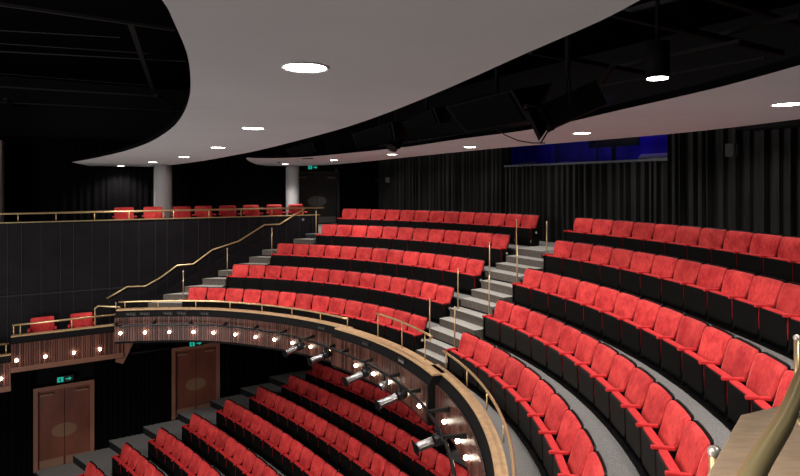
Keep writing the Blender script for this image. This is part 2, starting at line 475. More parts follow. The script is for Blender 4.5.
def side_limit(r):
    a = .9
    for _ in range(15): a = math.asin(min(.99, (min(7.27, flat(r * math.cos(a)) - .03) - .02) / r))
    return min(a, math.radians(64))
CEN_END = [T_CEN[k] - N_CEN[k] * P_CEN[k] / ROW_R[k] for k in range(5)]
RIG_END = [T_RIG[k] - N_RIG[k] * P_RIG[k] / ROW_R[k] for k in range(5)]
stairs('aisle_stairs', 'carpeted centre aisle stairs climbing between the far and near balcony blocks',
       lambda k, r: (T_RIG[k] + .010, CEN_END[k] - .010))
stairs('aisle_stairs', 'carpeted side stairs climbing between far balcony block and charcoal panelled wall',
       lambda k, r: (T_CEN[k] + .014, max(T_CEN[k] + (.05 if k < 4 else .03), AX + (side_limit(r) if k < 4 else 0))))
stairs('aisle_stairs', 'carpeted side stairs at the near end of near balcony block below oak parapet',
       lambda k, r: (AX - math.asin(min(.98, 7.7 / r)), RIG_END[k] - .045))

# gallery floors, stalls floor
b = MB(); b.prism([loc2(-9, flat(-9) + .06), loc2(8.7, flat(8.7) + .06), loc2(8.7, FASCIA), loc2(BACK_AL - .05, FASCIA), loc2(BACK_AL - .05, SIDE_LAT), loc2(-9, SIDE_LAT)], FL[4] - .2, FL[4]); struct(b.build('floor_gallery', M['carpet']))
b = MB(); b.lbox(.93, 3.2, 7.17, 7.55, -4.35, -4.13); b.lbox(-1.6, .83, 7.17, 7.68, -4.75, -4.45); struct(b.build('floor_slip', M['carpet']))
for k in range(10):
    # stalls tiers
    if k < 9: R, z = ST_R[k], ST_Z[k] - SEAT_H
    else: R, z = 27.7, -7.79 - SEAT_H
    r0 = R - .60; r1 = (ST_R[k - 1] - .60 if k else R + 1.6); r1 = r1 if k < 9 else ST_R[8] - .6
    if k == 9: r0 = 20
    b = MB(); n = 24; a0 = -math.asin(9.6 / R); a1 = math.asin((LOW_LAT + .44) / R)
    def pr(i, r0=r0, r1=r1, z=z, R=R):
        out = []
        rel0 = math.asin(max(-1, min(1, (-9.4 + (LOW_LAT + 9.4) * i / n + .44) / r0))); rel1 = math.asin(max(-1, min(1, (-9.4 + (LOW_LAT + 9.4) * i / n + .44) / r1)))
        f = lambda r, a, zz: Vector((SCX + r * math.cos(AX + a), SCY + r * math.sin(AX + a), zz))
        return [f(r0, rel0, z - .6), f(r0, rel0, z - .02), f(r0, rel0, z), f(r1, rel1, z), f(r1, rel1, z - .6)]
    im = [1, 2, 0, 1, 1]
    b.sweep(n + 1, pr, mi=lambda q: im[q] if q >= 0 else 1)
    struct(b.build('floor_stalls', [M['carpet'], M['tiery'], M['nosing']]))

# ------------------------------------------------------------------ balcony front
D = math.degrees
def r_sec(sec, rel):            # front radius of each bay of the balcony front
    if sec == 2: return 7.20
    if sec == 3: return 7.36
    return 7.40 if rel < 46 else 7.40 - .0145 * (rel - 46)
SECS = {1: (14.5, 64.5), 2: (-12.5, 16.0), 3: (-52.0, -9.0)}
LZ = {1: -3.07, 2: -3.05, 3: -3.05}
LW = {1: .15, 2: .24, 3: .145}
def arc_obj(name, sec, prof, mats, mi=0, step=1.5, parent=None, slats=False, smooth=False, rel=None):
    a, c = rel or SECS[sec]; n = max(2, int((c - a) / step)); b = MB()
    def pr(i):
        r_ = a + (c - a) * i / n; th = AX + math.radians(r_); R = r_sec(sec, r_)
        return [PW(R + dr, th, dz) for dr, dz in prof(R)]
    b.sweep(n + 1, pr, mi=mi, smooth=smooth); return b.build(name, mats, parent)
def slat_wall(name, fn, n, depth, z0, z1, label=None):
    """vertical slats: fn(t) -> (point xy, outward dir xy), t in 0..1, real relief"""
    b = MB(); at = []
    prev = None
    for i in range(n):
        shade = random.random() * .8 + (.2 if i % 2 else 0)
        t0, t1 = (i + .12) / n, (i + .88) / n
        q = []
        for t, o in ((t0 - .24 / n, 0), (t0, depth), (t1, depth), (t1 + .0 / n, 0)):
            (x, y), (dx, dy) = fn(max(0, min(1, t))); q.append((x + dx * o, y + dy * o))
        vs = [Vector((x, y, z)) for z in (z0, z1) for x, y in q]
        b.add(vs, [(0, 1, 5, 4), (1, 2, 6, 5), (2, 3, 7, 6), (4, 5, 6, 7), (3, 2, 1, 0)]); at += [0.0, shade, shade, 0.0] * 2
    b.attr = at
    return struct(b.build(name, M['ribs'], fix=False))
for sec in (1, 2, 3):
    zl = LZ[sec]; w = LW[sec]; tz = .03
    led = arc_obj('trim_ledge', sec, lambda R: [(0, zl - tz), (0, zl), (w, zl), (w, zl - tz)], [M['oak'], M['edge']], mi=lambda k: 1 if k in (2, 3) else 0)
    struct(led)
    band = arc_obj('wall_balcony', sec, lambda R: [(-.075, zl - .2), (.012, zl - tz), (.13, zl - tz), (.13, zl - .82), (-.07, zl - .82)], M['black']); struct(band)
    a, c = SECS[sec]
    def fn(t, sec=sec, a=a, c=c):
        r_ = a + (c - a) * t; th = AX + math.radians(r_); R = r_sec(sec, r_) - .078
        return (CX + R * math.cos(th), CY + R * math.sin(th)), (-math.cos(th), -math.sin(th))
    slat_wall('wall_slats', fn, int((c - a) * 2.1), .03, zl - .76, zl - .175)
    # black end return of the projecting bay
# straight stepped slips beyond the far end of the balcony front
def slip(a0, a1, lat, zl, n):
    b = MB(); b.lbox(a0, a1, lat, lat + .13, zl - .03, zl); struct(b.build('trim_ledge', M['oak']))
    b = MB(); b.lbox(a0, a1, lat - .018, lat + .13, zl - .73, zl - .03); struct(b.build('wall_slip', M['black']))
    def fn(t): return loc2(a0 + (a1 - a0) * t, lat - .02), (-E2[0], -E2[1])
    slat_wall('wall_slats', fn, n, .03, zl - .73, zl - .18)
    b = MB(); b.lbox(a0, a1, lat - .055, lat + .038, zl - .85, zl - .73); struct(b.build('trim_band', M['edge']))
slip(.90, 3.28, 7.03, -3.56, 48)
slip(-1.6, .90, 7.03, -3.98, 50)
b = MB(); tri = []
for u, v in ((115.5, 341), (134, 342), (123, 364), (115.5, 362)):
    q = on_lat(u, 7.03, 0); q.z = (YH - v) / F * q.y; tri.append(q)
o2 = Vector((E2[0], E2[1], 0)) * .06
b.add(tri + [q + o2 for q in tri], [(0, 1, 2, 3), (7, 6, 5, 4), (0, 4, 5, 1), (1, 5, 6, 2), (2, 6, 7, 3), (3, 7, 4, 0)]); struct(b.build('trim_return', M['edge']))
b = MB(); b.lbox(3.29, 3.34, 7.17, 7.53, -4.37, -3.5); struct(b.build('wall_return', M['black']))
b = MB(); b.lbox(.84, .92, 7.17, 7.68, -4.78, -4.03); struct(b.build('wall_return', M['black']))

BT = [(-60, 6.97), (0, 6.92), (10, 6.93), (20, 7.02), (28, 7.1), (36, 7.16), (47, 7.16), (58, 6.98), (66, 6.90)]
def bar_r(rel):
    for (a, ra), (c, rc) in zip(BT, BT[1:]):
        if a <= rel <= c: return ra + (rc - ra) * (rel - a) / (c - a)
    return 6.95
def post(b, p, h, r=.011): b.tube([p, p + Vector((0, 0, h))], r, 8)
def rail_obj(name, label, pts, r, posts, mat=None, group=None, ends=True):
    t = empty(name, (pts[len(pts) // 2][0], pts[len(pts) // 2][1], min(p[2] for p in pts)), label, 'handrail', group)
    b = MB(); b.tube(pts, r * 1.15, 10); b.build('rail', mat or M['brass'], t)
    for p, zt in posts:
        b = MB(); b.tube([p, (p[0], p[1], zt)], r * .62, 8); b.build('post', mat or M['brass'], t)
    return t
def arc_rail(label, sec, rel0, rel1, dr, z, us, zl, R0=None):
    f = lambda th, zz, rel: PW((R0 or r_sec(sec, rel)) + dr, th, zz)
    n = max(3, int((rel1 - rel0) / 1.5)); pts = []
    for i in range(n + 1):
        rel = rel1 + (rel0 - rel1) * i / n; pts.append(f(AX + math.radians(rel), z, rel))
    ps = []
    for u in us:
        th = theta_for_u(u, (R0 or r_sec(sec, 0)) + dr); rel = D(th - AX)
        if rel0 - 1 < rel < rel1 + 1: p = f(th, zl, max(rel0, min(rel1, rel))); ps.append((p, z))
    return rail_obj('balcony_rail', label, pts, .017, ps)
arc_rail('low brass rail on the ledge before the front row of far balcony block', 1, 15.3, 64.3, .10, -2.90, (120, 129, 161, 197, 230, 262, 292, 320.5, 347.5, 374), LZ[1])
arc_rail('raised brass rail at the foot of the centre aisle above the projecting ledge', 2, -8.8, 7.0, .20, -2.58, (378, 402, 425), LZ[2])
arc_rail('curving brass rail before the front row of near balcony block', 3, -50, -10.0, .175, -2.795, (446, 467, 487, 503.5, 511), LZ[3])
# rails of the slips
def straight_rail(label, a0, a1, lat, z, zl, als, name='slip_rail'):
    return rail_obj(name, label, [W(a0, lat, z), W((a0 + a1) / 2, lat, z), W(a1, lat, z)], .02, [(W(a, lat, zl), z) for a in als])
straight_rail('brass rail on the ledge before the two red armchairs of the side slip', .92, 3.2, 7.06, -3.31, -3.56, (.95, 1.08, 2.14, 3.15))
straight_rail('brass rail on the lowest slip ledge nearest the stage', -1.6, .86, 7.12, -3.74, -3.98, (-1, .1, .8))
p0 = on_lat(95, 7.13, -3.4)
rail_obj('slip_rail', 'bent brass end rail stepping up from the side slip to the balcony',
         [Vector((p0.x, p0.y, -3.555)), Vector((p0.x, p0.y, -3.12)), Vector((p0.x + .06, p0.y + .05, -3.06)), PW(7.3, AX + math.radians(64.3), -3.04)], .018, [])

# lighting bar with its brackets
BR = 7.0; BZ = -3.41
bar = empty('lighting_bar', PW(BR, AX, BZ), 'long curved black lighting pipe carried in front of the slatted balcony front', 'lighting bar')
pts = [PW(bar_r(rel), AX + math.radians(rel), BZ) for rel in range(-50, 65, 2)]
b = MB(); b.tube(pts, .026, 8); b.build('pipe', M['pipe'], bar)
for u in (118, 154.5, 189, 222, 253, 281, 308, 335, 349, 373, 400, 421, 440, 456, 466.5, 471):
    th = theta_for_u(u, BR + .1); rel = D(th - AX)
    sec = 1 if rel > 16.6 else (2 if rel > -13 else 3)
    off = bar_r(rel) - BR
    b = MB(); R1 = r_sec(sec, rel) - .116; c, s_ = math.cos(th), math.sin(th)
    ta = Vector((-s_, c, 0)) * .02
    P = lambda r, z, sg: PW(r, th, z) + ta * sg
    b.hexa([P(BR + off - .02, BZ + .02, -1), P(R1, BZ + .0, -1), P(R1, BZ + .0, 1), P(BR + off - .02, BZ + .02, 1),
            P(BR + off - .02, BZ + .05, -1), P(R1, BZ + .07, -1), P(R1, BZ + .07, 1), P(BR + off - .02, BZ + .05, 1)])
    b.build('bracket', M['steel'], bar)
# globe lamps on the slats
def globe(p, th, label, grp):
    t = empty('globe_lamp', p, label, 'lamp', grp)
    b = MB(); b.ball(p, .034, 12); b.build('globe', M['globe'], t)
    d = Vector((math.cos(th), math.sin(th), 0)); b = MB(); b.tube([p + d * .030, p + d * .045], .02, 8); b.build('holder', M['brass'], t)
LAMPS = [(1, (120.4, 144.9, 169.2, 193.4, 213.3, 235.3, 255.5, 274.4, 292.4, 310.6, 329, 344.6)), (2, (355.8, 373.5, 388.3, 404.8, 419.2)), (3, (444.1, 457.5, 466, 475, 479.5))]
LN = {1: 'far bay of the balcony front', 2: 'projecting middle bay of balcony front', 3: 'near bay of the balcony front'}
GL = []
for sec, us in LAMPS:
    for i, u in enumerate(us):
        rel = 0
        for _ in range(4):
            R = r_sec(sec, rel) - .145; th = theta_for_u(u, R); rel = D(th - AX)
        p = PW(R, th, -3.62); GL.append(p)
        globe(p, th, f'small glowing globe lamp, {ORD[i]} from far end on {LN[sec]}', 'globe lamps along the balcony front')
for i, u in enumerate((16.6, 45.4, 73.8, 99.9)):
    p = on_lat(u, 6.945, -4.12); globe(p, AX + PI / 2, f'small glowing globe lamp, {ORD[i]} from stage end on the side slip front', 'globe lamps along the balcony front'); GL.append(p)
p = on_lat(1, 6.945, -4.5); globe(p, AX + PI / 2, 'small glowing globe lamp on the lowest slip front nearest the stage', 'globe lamps along the balcony front'); GL.append(p)
# facility panels on the black band
for i, u in enumerate((131, 145, 168, 182, 205, 322, 366, 402)):
    sec = 1 if u < 347 else 2
    rel = 0
    for _ in range(4):
        R = r_sec(sec, rel) - .032; th = theta_for_u(u, R); rel = D(th - AX)
    p = PW(R, th, LZ[sec] - .115); d = Vector((math.cos(th), math.sin(th), 0)); e = Vector((-d.y, d.x, 0)); up = Vector((0, 0, 1))
    t = empty('socket_panel', p, f'small black socket panel on the balcony band, {ORD[i]} from the far end', 'socket panel', 'socket panels below the ledge')
    B = lambda mb, w, h, d0, d1, z=0, x=0: mb.hexa([p + e * (x - w) + up * (z - h) - d * d0, p + e * (x + w) + up * (z - h) - d * d0, p + e * (x + w) + up * (z - h) - d * d1, p + e * (x - w) + up * (z - h) - d * d1,
                                          p + e * (x - w) + up * (z + h) - d * d0, p + e * (x + w) + up * (z + h) - d * d0, p + e * (x + w) + up * (z + h) - d * d1, p + e * (x - w) + up * (z + h) - d * d1])
    b = MB(); B(b, .13, .045, -.01, .016); b.build('plate', M['steel'], t)
    for x in ((-.07, 0, .07)):
        b = MB(); B(b, .022, .022, .016, .026, 0, x); b.build('socket', M['greybox'] if u > 390 else M['darkbox'], t)

# profile spotlights under the bar
def spotlight(u, label, L=.5, pan=0., tilt=.22, r=.064, drop=.15):
    th = theta_for_u(u, BR); base = PW(bar_r(D(th - AX)), th, BZ - .03)
    t = empty('profile_spotlight', base, label, 'spotlight', 'profile spotlights on the lighting bar')
    a = th + PI + pan; d = Vector((math.cos(a) * math.cos(tilt), math.sin(a) * math.cos(tilt), -math.sin(tilt)))
    sd = d.cross(Vector((0, 0, 1))).normalized(); up = sd.cross(d).normalized()
    piv = base + Vector((0, 0, -drop))
    b = MB(); b.tube([base + Vector((0, 0, .002)), base + Vector((0, 0, -.04))], .035, 8); b.build('clamp', M['steel'], t)
    yoke = MB()
    for s in (-1, 1):
        yoke.tube([base + Vector((0, 0, -.03)), base + Vector((0, 0, -.05)) + sd * s * .10, piv + sd * s * .11], .010, 6)
    yoke.build('yoke', M['steel'], t)
    rear = piv - d * .12; mid = piv + d * .08; fr = piv + d * (L - .12)
    b = MB(); b.tube([rear, rear + d * .04, piv + d * .06], [r * .75, r * 1.3, r * 1.3], 12); b.build('lamp_house', M['pipe'], t)
    b = MB(); b.tube([mid, mid + d * .02, fr - d * .05, fr - d * .04, fr], [r, r, r, r * 1.08, r * 1.08], 14); b.build('lens_tube', M['chromeb'], t)
    b = MB(); b.tube([fr - d * .002, fr + d * .012], r * .95, 14); b.build('lens', M['darklens'], t)
    b = MB(); q = fr + d * .005
    b.hexa([q + sd * s1 * r * 1.35 + up * s2 * r * 1.35 + d * s3 for s3 in (0, .012) for s1, s2 in ((-1, -1), (1, -1), (1, 1), (-1, 1))]); b.build('colour_frame', M['spk'], t)
    for s in (-1, 1):
        b = MB(); b.tube([piv + sd * s * (r * 1.25), piv + sd * s * (r * 1.7)], .025, 8); b.build('knob', M['steel'], t)
    return t
M['oaknear'] = mat('weathered oak', (.40, .285, .19), .55, noise=(9, .85, 1.12, (1, 6, 1)))
M['spk'] = mat('black cabinet', (.005, .0046, .0046), .8, spec=.04)
M['chromeb'] = mat('worn dark aluminium', (.34, .34, .36), .33, 1.)
M['darklens'] = mat('dark lens', (.006, .006, .008), .3, spec=.15)
spotlight(298, 'dark profile spotlight on the bar, furthest from the near balcony rail', pan=-.25)
spotlight(326, 'silver profile spotlight on the lighting bar, second from the far end', pan=-.15)
spotlight(369, 'silver profile spotlight on the lighting bar, third from the far end', L=.56, pan=-.05)
spotlight(404.5, 'long profile spotlight on the bar beneath the end of the projecting ledge', L=.56, pan=.05)
spotlight(442, 'black profile spotlight on the bar before the oak ledge of the near bay', L=.46, pan=.2)
spotlight(461, 'profile spotlight on the lighting bar hanging nearest the viewer', L=.46, pan=.42)
# small flood on the bar
th = theta_for_u(388, BR); base = PW(bar_r(D(th - AX)), th, BZ - .03)
t = empty('flood_lamp', base, 'small pale clamp-on floodlight on the bar between two profile spotlights', 'floodlight')
b = MB(); b.tube([base + Vector((0, 0, .002)), base + Vector((0, 0, -.10))], .02, 8); b.build('clamp', M['steel'], t)
q = base + Vector((0, 0, -.17)); dd = Vector((-math.cos(th), -math.sin(th), -.5)).normalized()
b = MB(); b.tube([q - dd * .1, q, q + dd * .09], [.03, .06, .085], 12); b.build('housing', M['chrome'], t)
b = MB(); b.tube([q + dd * .085, q + dd * .095], .075, 12); b.build('lens', M['darklens'], t)

# ------------------------------------------------------------------ aisle posts
def aisle_post(p, h, label, r=.013, capped=True):
    t = empty('aisle_post', p, label, 'post', 'brass posts beside the aisle stairs')
    b = MB(); b.tube([p, p + Vector((0, 0, h))], r, 8); b.build('pole', M['brass'], t)
    b = MB(); b.ball(p + Vector((0, 0, h)), r * 1.3, 10); b.build('cap', M['cap'], t)
    b = MB(); b.tube([p, p + Vector((0, 0, .012))], r * 2.6, 12); b.build('base', M['brass'], t)
RNAME = ['front', 'second', 'third', 'fourth']
for k in range(4):
    R = ROW_R[k] + .03; zb = FL[k] + (FL[k + 1] - FL[k]) * 2 / 3 + .004
    aisle_post(PW(R - .12, CEN_END[k] - .026, zb), .83, f'brass aisle post at the centre-aisle end of the {RNAME[k]} row, far block')
    aisle_post(PW(R - .12, T_RIG[k] + .016, zb), .83, f'brass aisle post at the centre-aisle end of the {RNAME[k]} row, near block')
    aisle_post(PW(R - .12, T_CEN[k] + .014, zb), .83, f'brass aisle post on side stairs at the far end of the {RNAME[k]} row')
p = at_depth(797, 338, 4.2); aisle_post(Vector((p.x, p.y, p.z - .9)), .9, 'brass post with rounded top behind the big rail at the right edge', .02)
p = at_depth(714, 452, 2.75); aisle_post(Vector((p.x, p.y, p.z - .9)), .9, 'stout post with shiny domed top by the oak parapet corner', .024)

# ------------------------------------------------------------------ upper gallery front and stair rail
GZ = -.91
ae = 8.75
def fbox(b, a0, a1, o0, o1, z0, z1):
    l0, l1 = flat(a0), flat(a1)
    b.hexa([W(a0, l0 + o0, z0), W(a1, l1 + o0, z0), W(a1, l1 + o1, z0), W(a0, l0 + o1, z0), W(a0, l0 + o0, z1), W(a1, l1 + o0, z1), W(a1, l1 + o1, z1), W(a0, l0 + o1, z1)])
b = MB(); fbox(b, -9, .9, 0, .05, -4.78, GZ - .02); fbox(b, .9, 4.4, 0, .05, -4.37, GZ - .02); fbox(b, 4.4, ae, 0, .05, -3.92, GZ - .02); struct(b.build('wall_gallery', M['panel']))
b = MB(); tops = [(3.36, -3.36), (4.2, -2.98), (5.6, -2.2), (7.4, -1.40)]
for (a0, z0), (a1, z1) in zip(tops, tops[1:]):
    b.hexa([W(a0, 7.28, -3.88), W(a1, 7.28, -3.88), W(a1, flat(a1) - .015, -3.88), W(a0, flat(a0) - .015, -3.88), W(a0, 7.28, z0), W(a1, 7.28, z1), W(a1, flat(a1) - .015, z1), W(a0, flat(a0) - .015, z0)])
struct(b.build('wall_stair', M['panel']))
n_ = int((ae + 5) / .37)
for i in range(n_):
    a = ae - .2 - i * .37 - (i % 3) * .04
    b = MB(); fbox(b, a, a + .016, -.014, .001, -4.05 if a < 4.4 else -3.9, GZ - .03); struct(b.build('trim_batten', M['seam']))
b = MB(); fbox(b, -9, 3.4, -.02, .01, -2.73, -2.70); struct(b.build('trim_joint', M['seam']))
b = MB(); fbox(b, -9, ae + .05, -.03, .10, GZ - .02, GZ); struct(b.build('trim_gallery', M['bronze']))
b = MB(); b.lbox(ae - .05, ae, flat(ae) + .06, flat(ae) + .75, FL[4], GZ - .02); struct(b.build('wall_gallery_end', M['panel']))
ZR = -.70
rail_obj('gallery_rail', 'long straight brass rail along the top of the charcoal upper gallery wall',
         [W(-6, flat(-6) + .05, ZR), W(0, flat(0) + .05, ZR), W(ae + .2, flat(ae + .2) + .05, ZR)], .022,
         [(on_fas(u, .05, GZ), ZR) for u in (18, 56, 94.5, 129, 163.6, 173.5, 209, 241, 272, 303)])
sp = [(106.8, 298.5), (127.2, 286.8), (145.4, 286.2), (160, 278), (177.4, 265.4), (193.3, 264.1), (212.2, 250), (238.8, 241.1 - 6), (238.8, 241.1), (264.5, 224.8), (279.6, 224.2), (304.6, 208.6)]
sp.pop(7)
pts = []
for u, v in sp:
    q = on_fas(u, -.07, 0); q.z = (YH - v) / F * q.y; pts.append(q)
rail_obj('stair_rail', 'kinked brass handrail climbing the side stairs on the charcoal wall', pts, .019,
         [(Vector(p) - Vector((E2[0], E2[1], 0)) * -.07, p[2]) for p in ()])
p = on_fas(303, -.016, -1.05)
b = MB(); b.tube([p, p + Vector((E2[0], E2[1], 0)) * -.012], .05, 4); tag(b.build('wall_sign', M['greybox']), 'small grey sign on the end of the charcoal gallery wall', 'sign')

# ------------------------------------------------------------------ walls and drapes
def drape(name, path, z0, z1, label, m, amp=.05, wl=.2, seed=0, cat='curtain', boxed=False):
    rnd = random.Random(seed); b = MB(); pts = [Vector((p[0], p[1], 0)) for p in path]; line = []
    for i in range(len(pts) - 1):
        d = pts[i + 1] - pts[i]; L = d.length; d.normalize(); nn = Vector((-d.y, d.x, 0)); s = 0.; ph = 0
        while s < L:
            w = wl * rnd.uniform(.6, 1.45); a = amp * rnd.uniform(.5, 1.2)
            if boxed:
                g0 = rnd.uniform(.5, .72)
                for f_, o_ in ((0, -1), (.06, .8), (.12, 1), (g0 - .06, 1.), (g0, .8), (g0 + .06, -1)):
                    line.append(pts[i] + d * min(L, s + w * f_) + nn * a * o_)
                s += w; continue
            for q in range(5):
                f_ = q / 5
                line.append(pts[i] + d * min(L, s + w * f_) + nn * a * math.sin(2 * PI * f_) * (1 if f_ < .5 else .6))
            s += w
        line.append(pts[i + 1].copy())
    n = len(line)
    o = b.add([Vector((p.x, p.y, z)) for z in (z0, z1) for p in line], [])
    for i in range(n - 1):
        b.f.append([i, i + 1, n + i + 1, n + i]); b.mi.append(0); b.sm.append(not boxed)
    ob = b.build(name, m, fix=False); tag(ob, label, cat); return ob
# back wall
bw_al = BACK_AL
WL, WRt = to_local(*on_al(506, bw_al, 0).xy)[1], to_local(*on_al(667, bw_al, 0).xy)[1]   # control window edges
SILL = .57
b = MB()
b.lbox(bw_al + .14, bw_al + .22, -11, WRt, -1.6, VOID_Z); b.lbox(bw_al + .14, bw_al + .22, WL, SIDE_LAT + .2, -1.6, VOID_Z)
b.lbox(bw_al + .14, bw_al + .22, WRt, WL, -1.6, SILL - .05); b.lbox(bw_al + .14, bw_al + .22, WRt, WL, 1.3, VOID_Z)
struct(b.build('wall_back', M['black']))
x = bw_al - .01
drape('drape', [loc2(x, WL + .02), loc2(x, WRt - .02)], FL[4] + .01, SILL - .06, 'black pleated drape hanging below the blue control room window', M['drape'], .095, .18, 3, boxed=True)
drape('drape', [loc2(x, WRt - .06), loc2(x, -10.9)], FL[4] + .01, 1.62, 'tall black pleated drape on back wall right of the control window', M['drape'], .11, .2, 4, boxed=True)
m_ = to_local(*on_al(392, bw_al, 0).xy)[1]
drape('drape', [loc2(x, m_), loc2(x, WL + .06)], FL[4] + .01, 1.62, 'tall black pleated drape on back wall left of the control window', M['drape'], .095, .18, 5, boxed=True)
drape('drape', [loc2(x, SIDE_LAT - .1), loc2(x, m_ + .04)], FL[4] + .01, 1.62, 'black drape in the far back corner of the balcony', M['drape'], .04, .17, 6)
# gallery side wall with the dark door
b = MB(); b.lbox(-9, bw_al + .2, SIDE_LAT + .14, SIDE_LAT + .22, FL[4] - .3, VOID_Z); struct(b.build('wall_side', M['black']))
dc = to_local(*on_lat(317, SIDE_LAT, 0).xy)[0]
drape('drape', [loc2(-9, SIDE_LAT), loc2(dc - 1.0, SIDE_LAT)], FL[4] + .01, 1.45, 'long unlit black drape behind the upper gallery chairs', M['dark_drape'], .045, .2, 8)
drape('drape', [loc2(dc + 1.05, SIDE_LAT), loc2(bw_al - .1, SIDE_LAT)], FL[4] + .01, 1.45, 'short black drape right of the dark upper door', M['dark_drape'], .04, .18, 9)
# lower side wall, black drapes between the two brown doors
b = MB(); b.lbox(-6, 12.4, LOW_LAT + .14, LOW_LAT + .22, -9.6, -3.9); struct(b.build('wall_stalls_side', M['black']))
b = MB(); b.lbox(11.2, 11.3, -9, LOW_LAT + .2, -8, -3.9); struct(b.build('wall_stalls_back', M['black']))
b = MB(); b.lbox(4.4, 12.4, 6.9, LOW_LAT + .2, -3.99, -3.93); b.lbox(.9, 4.4, 7.16, LOW_LAT + .2, -4.42, -4.38); b.lbox(-6, .9, 7.16, LOW_LAT + .2, -4.83, -4.79); struct(b.build('ceiling_stalls', M['black']))
ring_tier('ceiling_balcony', 7.47, 12.4, -3.89, -3.92, -60, 60, 6.95, None, 2, [M['black']] * 3)

EXITN = {1: 'lower brown door at the foot of the stalls', 2: 'upper brown door half-way up the stalls', 3: 'dark door at back of the upper gallery'}
def door(idx, lat, uc, width, zb, zt, mats, label, exit_u, exit_v):
    dm, fm, pm = mats; ac = to_local(*on_lat(uc, lat, 0).xy)[0]; fw = .11
    t = empty(f'door_{idx}', W(ac, lat, zb), label, 'door', None, 'structure')
    b = MB(); l0, l1 = lat - .06, lat + .12
    b.lbox(ac - width / 2 - fw, ac - width / 2, l0, l1, zb, zt + fw); b.lbox(ac + width / 2, ac + width / 2 + fw, l0, l1, zb, zt + fw)
    b.lbox(ac - width / 2, ac + width / 2, l0, l1, zt, zt + fw); b.build('frame', fm, t)
    for s in (-1, 1):
        c0, c1 = (ac - width / 2 + .005, ac - .006) if s < 0 else (ac + .006, ac + width / 2 - .005)
        b = MB(); b.lbox(c0, c1, lat + .02, lat + .07, zb + .01, zt - .01); lf = b.build('door_leaf', dm, t)
        b = MB(); b.lbox(c0 + .03, c1 - .02, lat + .008, lat + .021, zb + .04, zb + .27); b.build('kick_plate', pm, lf)
        # half of the oval push plate
        b = MB(); n = 14; zc = zb + (zt - zb) * .46; rr, rz = .36 * width / 1.5, .20
        edge = ac + s * .008
        vs = [W(edge + s * rr * math.sin(PI * q / n), lat + .006, zc + rz * math.cos(PI * q / n)) for q in range(n + 1)]
        vs += [W(edge + s * rr * math.sin(PI * q / n), lat + .021, zc + rz * math.cos(PI * q / n)) for q in range(n + 1)]
        N = n + 1
        b.add(vs, [tuple(range(N)), tuple(range(2 * N - 1, N - 1, -1))] + [(q, q + 1, N + q + 1, N + q) for q in range(n)] + [(n, 0, N, N + n)])
        b.build('push_plate', pm, lf)
        b = MB(); e0, e1 = (c0 + .06, c0 + .36) if s < 0 else (c1 - .36, c1 - .06)
        b.lbox(e0, e1, lat - .045, lat + .021, zt - .16, zt - .10); b.build('door_closer', pm, lf)
    # exit sign above
    q = on_lat(exit_u, lat - .09, 0); z = (YH - exit_v) / F * q.y; a = to_local(q.x, q.y)[0]; la = lat - .09
    sg = empty('exit_sign', W(a, la, z - .08), f'green running-man exit sign above the {EXITN[idx]}', 'exit sign')
    b = MB(); b.lbox(a - .21, a + .21, la, la + .05, z - .085, z + .085); b.build('case', M['exitd'], sg)
    b = MB(); y0, y1 = la - .006, la + .001      # pictogram: doorway, runner, arrow
    b.lbox(a - .19, a - .04, y0, y1, z - .07, z + .07); b.build('pictogram_field', M['exitg'], sg)
    b = MB(); y0, y1 = la - .009, la - .0055
    b.lbox(a - .135, a - .115, y0, y1, z + .03, z + .05); b.lbox(a - .14, a - .105, y0, y1, z - .015, z + .027)
    b.lbox(a - .165, a - .135, y0, y1, z - .03, z - .015); b.lbox(a - .12, a - .10, y0, y1, z - .06, z - .015); b.build('running_figure', M['exitd'], sg)
    b = MB(); y0, y1 = la - .006, la + .001
    b.lbox(a + .02, a + .11, y0, y1, z - .016, z + .016)
    vs = [W(a + .10, y0, z - .055), W(a + .10, y0, z + .055), W(a + .17, y0, z), W(a + .10, y1, z - .055), W(a + .10, y1, z + .055), W(a + .17, y1, z)]
    b.add(vs, [(0, 1, 2), (5, 4, 3), (0, 3, 4, 1), (1, 4, 5, 2), (2, 5, 3, 0)]); b.build('arrow', M['exitg'], sg)
    return ac
br = (M['door'], M['doorf'], M['plate'])
d1 = door(1, LOW_LAT, 64.5, 1.30, -8.14, -5.87, br, 'brown double door with oval plates at the foot of the stalls gangway', 65, 379)
d2 = door(2, LOW_LAT, 196, 1.27, -7.42, -5.27, br, 'brown double door with oval plates half-way up the stalls gangway', 196, 343.5)
door(3, SIDE_LAT, 317, 1.62, FL[4], .42, (M['ddoor'], M['ddoorf'], M['dplate']), 'dark double door with grey oval plates at the back of upper gallery', 313, 167.3)
for a0, a1, nm, sd_ in ((-5.5, d1 - .77, 'left of the lower brown door', 11), (d1 + .77, d2 - .76, 'between the two brown stalls doors', 12), (d2 + .76, 11.1, 'right of the upper brown stalls door', 13)):
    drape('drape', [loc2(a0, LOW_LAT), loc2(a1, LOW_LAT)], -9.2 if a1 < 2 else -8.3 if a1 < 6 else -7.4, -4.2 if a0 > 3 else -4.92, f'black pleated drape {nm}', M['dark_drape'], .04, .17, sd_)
drape('drape', [loc2(11.1, LOW_LAT - .1), loc2(11.1, -8.5)], -6.7, -3.93, 'black drape along the back of the stalls under the balcony', M['dark_drape'], .04, .2, 14)

